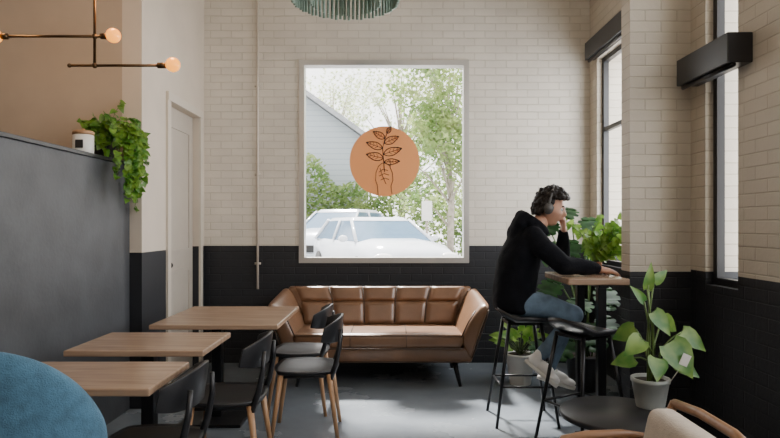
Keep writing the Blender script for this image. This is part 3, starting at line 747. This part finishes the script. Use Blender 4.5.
def hand(wrist, d, n, thumb, curls, nm, s=1.0):
    d = Vector(d).normalized(); n = Vector(n); n = (n-d*n.dot(d)).normalized(); y = n.cross(d)*thumb
    w = Vector(wrist)
    def T(a, b2, c): return w+(d*a+y*b2+n*c)*s
    bm = bmesh.new()
    capsule(bm, T(-.035, 0, 0), T(.015, 0, 0), .026*s, .025*s)
    for yy, L in ((-.030, .082), (-.010, .088), (.010, .088), (.029, .084)): chain(bm, [T(.005, yy*.55, 0), T(L*.6, yy*.9, 0), T(L, yy, -.002)], [.016*s, .0145*s, .0115*s], 10)
    for yy, L0, Lf, c in ((-.033, .082, .062, curls), (-.011, .09, .078, curls*.95), (.011, .09, .083, curls*.9), (.032, .084, .073, curls*.85)):
        p = Vector((L0, yy, -.002)); ang = 0.0; P = [T(*p)]
        for seg, f in ((.45, .75), (.32, 1.0), (.23, .7)):
            ang += c*f; p = p+Vector((math.cos(ang)*Lf*seg, yy*.04, -math.sin(ang)*Lf*seg)); P.append(T(*p))
        chain(bm, P, [.0100*s, .0090*s, .0082*s, .0070*s], 10)
    chain(bm, [T(.018, .020, -.006), T(.045, .042, -.018), T(.072, .050, -.030), T(.094, .046, -.038)], [.0145*s, .0125*s, .0105*s, .0085*s], 10)
    obj(nm, bm, M_skin, g, True, True, [('REMESH', dict(mode='VOXEL', voxel_size=0.0035, use_smooth_shade=True)), ('SMOOTH', dict(factor=0.5, iterations=2))])
hand((1.455, 4.158, 1.092), (1, .12, -.12), (0.05, -.25, 1), 1, 0.38, 'hand_right')
hand((1.262, 4.362, 1.358), (0.02, -.18, 1), (1, -.3, 0.0), -1, 1.15, 'hand_left')

gp = group('smartphone', (1.49, 4.26, 1.05)); boxo('body', (-.035, -.02, 0.0), (.04, .05, .009), M_black, gp, .003); boxo('screen', (-.032, -.017, .009), (.037, .047, .0095), M_blackmetal, gp)

HC = V(1.150, 4.33, 1.520); HR = Euler((0, math.radians(14), math.radians(-14))).to_matrix()
def HT(p): return HC+HR @ (Vector(p)*1.04)
bm = bmesh.new(); bmesh.ops.create_uvsphere(bm, u_segments=72, v_segments=56, radius=1)
G = lambda t, s: math.exp(-(t/s)**2)
for v in bm.verts:
    x, y, z = v.co; px, py, pz = x*.097, y*.076, z*.118
    if z < 0:
        py *= 1-.30*(-z)**1.4
        if x < 0: px *= 1-.45*(-z)
        else: px *= 1+.06*(-z)
        if z < -.6 and x > 0: px += .012*(-z-.6)/.4
    if x > 0.2:
        px += .024*G(py, .011)*G(pz+.022, .020)+.010*G(py, .010)*G(pz-.002, .022)
        px -= .010*G(abs(py)-.031, .015)*G(pz-.010, .013)
        px += .006*G(pz-.032, .012)*G(py, .05)
        px += .007*G(py, .020)*G(pz+.056, .006)+.006*G(py, .018)*G(pz+.068, .006)-.003*G(py, .022)*G(pz+.062, .003)
        px -= .004*G(py, .02)*G(pz+.080, .008); px += .007*G(py, .02)*G(pz+.100, .014)
        py += (.004 if py > 0 else -.004)*G(pz+.018, .02)*G(abs(py)-.05, .02)
    v.co = HT((px, py, pz))
capsule(bm, HT((-.025, 0, -.06)), (1.055, 4.33, 1.36), .054, .060, 20)
for sy in (-1, 1): ball(bm, HT((-.005, sy*.077, -.002)), (.018, .008, .031), 14, HR)
obj('head', bm, M_skin, g, True, True)
bm = bmesh.new()
for sy in (-1, 1): ball(bm, HT((.078, sy*.031, .009)), .0115, 14)
obj('eyes', bm, M_eye, g, True, True)
bm = bmesh.new()
for sy in (-1, 1):
    ball(bm, HT((.0865, sy*.031, .006)), .0055, 10)
    tube(bm, [HT((.094, sy*.014, .030)), HT((.092, sy*.03, .036)), HT((.080, sy*.048, .030))], .0038, 6)
    tube(bm, [HT((.088, sy*.019, .010)), HT((.0905, sy*.031, .016)), HT((.080, sy*.043, .010))], .0016, 5)
obj('brows_and_pupils', bm, M_hair, g, True, True)
bm = bmesh.new(); tube(bm, [HT((.088, -.022, -.062)), HT((.1005, -.008, -.059)), HT((.101, 0, -.060)), HT((.1005, .008, -.059)), HT((.088, .022, -.062))], [.002, .004, .004, .004, .002], 8)
obj('lips', bm, M_lip, g, True, True)
bm = bmesh.new(); random.seed(11)
for k in range(560):
    a = rnd(-PI, PI); zz = rnd(-.45, 1); r = math.sqrt(1-zz*zz); x, y = r*math.cos(a), r*math.sin(a)
    if x > 0.15 and zz < 0.42+0.2*x: continue
    if zz < 0.05 and x > -.35: continue
    if zz < -.25 and abs(y) > .75: continue
    s = 1.03+rnd(0, .12)+(0.13 if zz > .5 else 0)+(0.10 if (zz > .4 and x > .3) else 0)
    ball(bm, HT((x*.099*s, y*.079*s, zz*.121*s)), rnd(.011, .020), 8)
obj('curly_hair', bm, M_hair, g, True, True, [('REMESH', dict(mode='VOXEL', voxel_size=0.004, use_smooth_shade=True))])
bm = bmesh.new()
tube(bm, [HT((-.01, .097*math.cos(t), .01+.155*math.sin(t))) for t in [PI*i/20 for i in range(21)]], .009, 10)
obj('headphone_band', bm, M_phones, g, True, True)
bm = bmesh.new()
for sy in (-1, 1):
    M = Matrix.Translation(HT((-.005, sy*.094, -.005))) @ HR.to_4x4() @ Matrix.Rotation(PI/2, 4, 'X')
    r = bmesh.ops.create_cone(bm, cap_ends=True, segments=28, radius1=.036, radius2=.036, depth=.034, matrix=M @ Matrix.Diagonal((.95, 1.15, 1, 1)))
    es = list({e for v in r['verts'] for e in v.link_edges if abs(e.calc_face_angle(0)) > .8}); bmesh.ops.bevel(bm, geom=es, offset=.009, segments=3, affect='EDGES')
obj('headphone_cups', bm, M_phones, g, True, True)

# ================================================================== OUTSIDE
M_asph = mat('asphalt', (0.30, 0.30, 0.30), 0.85, var=0.12, scale=2)
boxo('ground', (-30, 6.36, -0.3), (30, 60, 0.15), M_asph)
M_siding, nt, b = new_mat('grey_siding')
tc = nt.nodes.new('ShaderNodeTexCoord'); sp = nt.nodes.new('ShaderNodeSeparateXYZ'); nt.links.new(tc.outputs['Object'], sp.inputs[0])
mm = nt.nodes.new('ShaderNodeMath'); mm.operation = 'MULTIPLY'; mm.inputs[1].default_value = 5; nt.links.new(sp.outputs['Z'], mm.inputs[0])
fr = nt.nodes.new('ShaderNodeMath'); fr.operation = 'FRACT'; nt.links.new(mm.outputs[0], fr.inputs[0])
cr = nt.nodes.new('ShaderNodeValToRGB'); cr.color_ramp.elements[0].color = (.24, .27, .30, 1); cr.color_ramp.elements[0].position = 0.0; cr.color_ramp.elements[1].color = (.34, .38, .41, 1); cr.color_ramp.elements[1].position = .2
nt.links.new(fr.outputs[0], cr.inputs['Fac']); nt.links.new(cr.outputs['Color'], b.inputs['Base Color']); b.inputs['Roughness'].default_value = .7
M_roof = mat('roof_shingle', (0.30, 0.31, 0.33), .8, var=.2, scale=6)
M_win = mat('dark_window', (0.22, 0.26, 0.30), .15, var=.1)
g = group('neighbour_house', (-4, 24, .15))
bm = bmesh.new(); vs0 = [bm.verts.new((x, 22, z)) for x, z in [(-7.5, .1), (-1.0, .1), (-1.0, 4.6), (-4.2, 6.9), (-7.5, 4.6)]]; vs1 = [bm.verts.new((v.co.x, 28, v.co.z)) for v in vs0]
bm.faces.new(vs0); bm.faces.new(vs1[::-1])
for k in range(5): bm.faces.new([vs0[k], vs0[(k+1) % 5], vs1[(k+1) % 5], vs1[k]])
obj('walls', bm, M_siding, g, False, True)
bm = bmesh.new()
hexa(bm, [(-4.2, 21.6, 6.92), (-.5, 21.6, 4.28), (-.5, 28.3, 4.28), (-4.2, 28.3, 6.92), (-4.2, 21.6, 7.12), (-.5, 21.6, 4.48), (-.5, 28.3, 4.48), (-4.2, 28.3, 7.12)])
hexa(bm, [(-8, 21.6, 4.28), (-4.2, 21.6, 6.92), (-4.2, 28.3, 6.92), (-8, 28.3, 4.28), (-8, 21.6, 4.48), (-4.2, 21.6, 7.12), (-4.2, 28.3, 7.12), (-8, 28.3, 4.48)])
obj('roof', bm, M_roof, g, False, True)
x = -4.6
boxo('window_pane', (x, 21.93, 2.6), (x+.9, 21.99, 4.0), M_win, g, world=True)
bm = bmesh.new()
for a in ((x-.08, 2.52, x+.98, 2.6), (x-.08, 4.0, x+.98, 4.1), (x-.08, 2.6, x, 4.0), (x+.9, 2.6, x+.98, 4.0), (x+.42, 2.6, x+.48, 4.0)): box(bm, (a[0], 21.9, a[1]), (a[2], 21.95, a[3]))
obj('window_trim', bm, M_potwhite, g, False, True)

def tree(name, x, y, h, R, m, n, seed, trunk=.16, leafs=.14, low=.3, zb=.15):
    random.seed(seed); g = group(name, (x, y, zb)); bs = bmesh.new(); bl = bmesh.new(); base = Vector((x, y, zb))
    tube(bs, [base, base+Vector((.05, 0, h*.3)), base+Vector((-.05, .1, h*.6)), base+Vector((0, 0, h*.92))], [trunk, trunk*.8, trunk*.5, trunk*.15], 8)
    cl = []
    for k in range(26):
        a = rnd(-PI, PI); zz = rnd(low, 1.0); rr = R*rnd(.35, 1)*math.sqrt(max(.08, 1-((zz-.6)/.5)**2)); c = base+Vector((math.cos(a)*rr, math.sin(a)*rr, h*zz)); cl.append(c)
        s = base+Vector((0, 0, h*zz*.6)); tube(bs, [s, s.lerp(c, .5)+Vector((0, 0, .15)), c], [trunk*.35, trunk*.2, trunk*.06], 5)
        for j in range(3): tube(bs, [c, c+Vector((rnd(-1, 1), rnd(-1, 1), rnd(-.2, 1)))*R*.3], [trunk*.06, .006], 4)
    for k in range(n):
        c = random.choice(cl); p = c+Vector((random.gauss(0, 1), random.gauss(0, 1), random.gauss(0, .8)))*R*.2
        d = Vector((rnd(-1, 1), rnd(-1, 1), rnd(-1, .3))).normalized(); s = d.orthogonal().normalized(); s.rotate(Matrix.Rotation(rnd(0, PI), 3, d)); L = leafs*rnd(.7, 1.3)
        v = [bl.verts.new(q) for q in (p, p+d*L*.5+s*L*.3, p+d*L, p+d*L*.5-s*L*.3)]; bl.faces.new(v)
    obj('branches', bs, M_bark, g, True, True); obj('foliage', bl, m, g, False, True, recalc=False)
tree('leafy_tree', 1.65, 16.6, 6.3, 1.5, L_tree, 7000, 1, low=.28, trunk=.11)
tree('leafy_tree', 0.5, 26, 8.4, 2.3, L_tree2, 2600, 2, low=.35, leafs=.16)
tree('leafy_tree', 4.6, 26, 9.0, 2.6, L_tree, 6000, 3, low=.2, leafs=.17)
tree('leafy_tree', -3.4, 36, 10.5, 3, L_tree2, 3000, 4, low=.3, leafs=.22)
random.seed(5); bl = bmesh.new()
for k in range(11000):
    x = rnd(-5, 5); top = 2.9+.5*math.sin(x*1.7)+.3*math.sin(x*4.1); z = .15+(top)*rnd(0, 1)**.7; y = 20.6+rnd(-.5, .5)
    p = Vector((x, y, z)); d = Vector((rnd(-1, 1), rnd(-1, 1), rnd(-1, .5))).normalized(); s = d.orthogonal().normalized(); L = .16*rnd(.7, 1.3)
    bl.faces.new([bl.verts.new(q) for q in (p, p+d*L*.5+s*L*.32, p+d*L, p+d*L*.5-s*L*.32)])
obj('garden_hedge', bl, L_tree, None, False, recalc=False)

M_carw = mat('car_paint_white', (0.66, 0.70, 0.76), .12, var=.02)
M_cars = mat('car_paint_silver', (0.60, 0.64, 0.70), .2, .3, var=.02)
M_carg = mat('car_glass', (0.10, 0.17, 0.26), .10, var=.05)
M_tyre = mat('tyre_rubber', (.02, .02, .02), .8, var=.1)
M_lampg = mat('headlamp', (.8, .8, .8), .1, var=.02)
def car(x, y, rz, paint, hz=1.5):
    g = group('car', (x, y, .15), rz); k = hz/1.5   # front = -Y local
    st = [(-2.15, .72, .45, .62), (-2.05, .84, .30, .80), (-1.6, .90, .25, .95), (-.9, .92, .25, 1.02), (0, .92, .25, 1.02), (1.2, .92, .25, 1.04), (1.95, .88, .3, 1.02), (2.15, .78, .45, .9)]
    bm = bmesh.new(); secs = []
    for (yy, w, z0, z1) in st:
        z0 *= k; z1 *= k
        secs.append([bm.verts.new(p) for p in [(-w*.93, yy, z0), (-w, yy, z0+.15), (-w, yy, z1-.18), (-w*.9, yy, z1-.03), (-w*.5, yy, z1+.03), (w*.5, yy, z1+.03), (w*.9, yy, z1-.03), (w, yy, z1-.18), (w, yy, z0+.15), (w*.93, yy, z0)]])
    for a, b2 in zip(secs[:-1], secs[1:]):
        for t in range(10): bm.faces.new([a[t], a[(t+1) % 10], b2[(t+1) % 10], b2[t]])
    bm.faces.new(secs[0]); bm.faces.new(secs[-1][::-1]); obj('body', bm, paint, g, True)
    bm = bmesh.new(); hexa(bm, [(-.82, -1.0, 1.0*k), (.82, -1.0, 1.0*k), (.82, 1.95, 1.0*k), (-.82, 1.95, 1.0*k), (-.64, -.2, 1.45*k), (.64, -.2, 1.45*k), (.64, 1.45, 1.45*k), (-.64, 1.45, 1.45*k)]); obj('greenhouse_glass', bm, M_carg, g)
    bm = bmesh.new(); hexa(bm, [(-.66, -.26, 1.43*k), (.66, -.26, 1.43*k), (.66, 1.5, 1.43*k), (-.66, 1.5, 1.43*k), (-.58, -.1, 1.52*k), (.58, -.1, 1.52*k), (.58, 1.38, 1.52*k), (-.58, 1.38, 1.52*k)], .03)
    for s in (-1, 1):
        tube(bm, [(s*.82, -1.02, 1.0*k), (s*.65, -.22, 1.46*k)], .035, 6); tube(bm, [(s*.83, 1.95, 1.0*k), (s*.65, 1.45, 1.46*k)], .045, 6); tube(bm, [(s*.84, .45, 1.0*k), (s*.66, .5, 1.46*k)], .035, 6)
        ball(bm, (s*1.0, -.75, 1.05*k), (.1, .07, .07), 12)
    obj('roof_and_pillars', bm, paint, g, True)
    bm = bmesh.new()
    for sx in (-1, 1):
        for yy in (-1.35, 1.35): rod(bm, (sx*.72, yy, .33), (sx*.93, yy, .33), .33, seg=28)
    obj('wheels', bm, M_tyre, g, True)
    bm = bmesh.new()
    for s in (-1, 1): ball(bm, (s*.66, -2.06, .70*k), (.2, .1, .09), 14)
    obj('headlights', bm, M_lampg, g, True)
    bm = bmesh.new(); box(bm, (-.42, -2.2, .5*k), (.42, -2.1, .66*k), .02); obj('grille', bm, M_tyre, g)
car(-1.43, 17.3, math.radians(-20), M_cars, 1.68)
car(-.28, 12.9, math.radians(22), M_carw, 1.4)
g = group('street_sign', (.92, 15, .15)); bm = bmesh.new(); rod(bm, (0, 0, 0), (0, 0, 1.9), .03); obj('post', bm, M_bark, g, True); boxo('plate', (-.13, -.045, 1.35), (.13, -.03, 1.85), M_potwhite, g, .005)

# ================================================================== LIGHT
w = bpy.data.worlds.new('World'); scene.world = w; w.use_nodes = True; nt = w.node_tree
bg = nt.nodes['Background']; sky = nt.nodes.new('ShaderNodeTexSky'); sky.sky_type = 'HOSEK_WILKIE'; sky.turbidity = 4; sky.sun_direction = Vector((-.151, .586, .796)).normalized()
mixn = nt.nodes.new('ShaderNodeMix'); mixn.data_type = 'RGBA'; mixn.inputs['Factor'].default_value = .75; mixn.inputs['B'].default_value = (1, .98, .95, 1)
nt.links.new(sky.outputs[0], mixn.inputs['A']); nt.links.new(mixn.outputs['Result'], bg.inputs['Color']); bg.inputs['Strength'].default_value = 6.0
def light(name, typ, loc, rot, e, col, **kw):
    l = bpy.data.lights.new(name, typ); l.energy = e; l.color = col
    for a, v in kw.items(): setattr(l, a, v)
    o = bpy.data.objects.new(name, l); o.location = loc; o.rotation_euler = rot; COL.objects.link(o); return o
d = Vector((.151, -.586, -.796))
light('sun', 'SUN', (0, 0, 10), d.to_track_quat('-Z', 'Y').to_euler(), 24, (1, .96, .90), angle=.10)
for (a, b2, c, dd), k in zip(ops, (22, 16, 3, 2)):
    light('window_daylight', 'AREA', (XR+.35, (a+b2)/2, (c+dd)/2), (0, PI/2, 0), k*(b2-a)*(dd-c), (.93, .96, 1), shape='RECTANGLE', size=dd-c, size_y=b2-a)
light('added_overhead_fill', 'AREA', (-.6, 1.2, 4.35), (math.radians(25), 0, 0), 42, (1, .89, .75), shape='RECTANGLE', size=3.0, size_y=2.0)  # unseen soft fill added under the ceiling to brighten the room, no fixture
for c in bcs: light('bulb_light', 'POINT', (c[0], 3.78, c[1]+.13), (0, 0, 0), 3.5, (1, .55, .22), shadow_soft_size=.04)

cam = bpy.data.cameras.new('camera'); cam.sensor_width = 36; cam.lens = 36*600/780; cam.shift_y = 6/780
co = bpy.data.objects.new('camera', cam); co.location = (0, 0, 1.4); co.rotation_euler = (PI/2, 0, 0); COL.objects.link(co); scene.camera = co
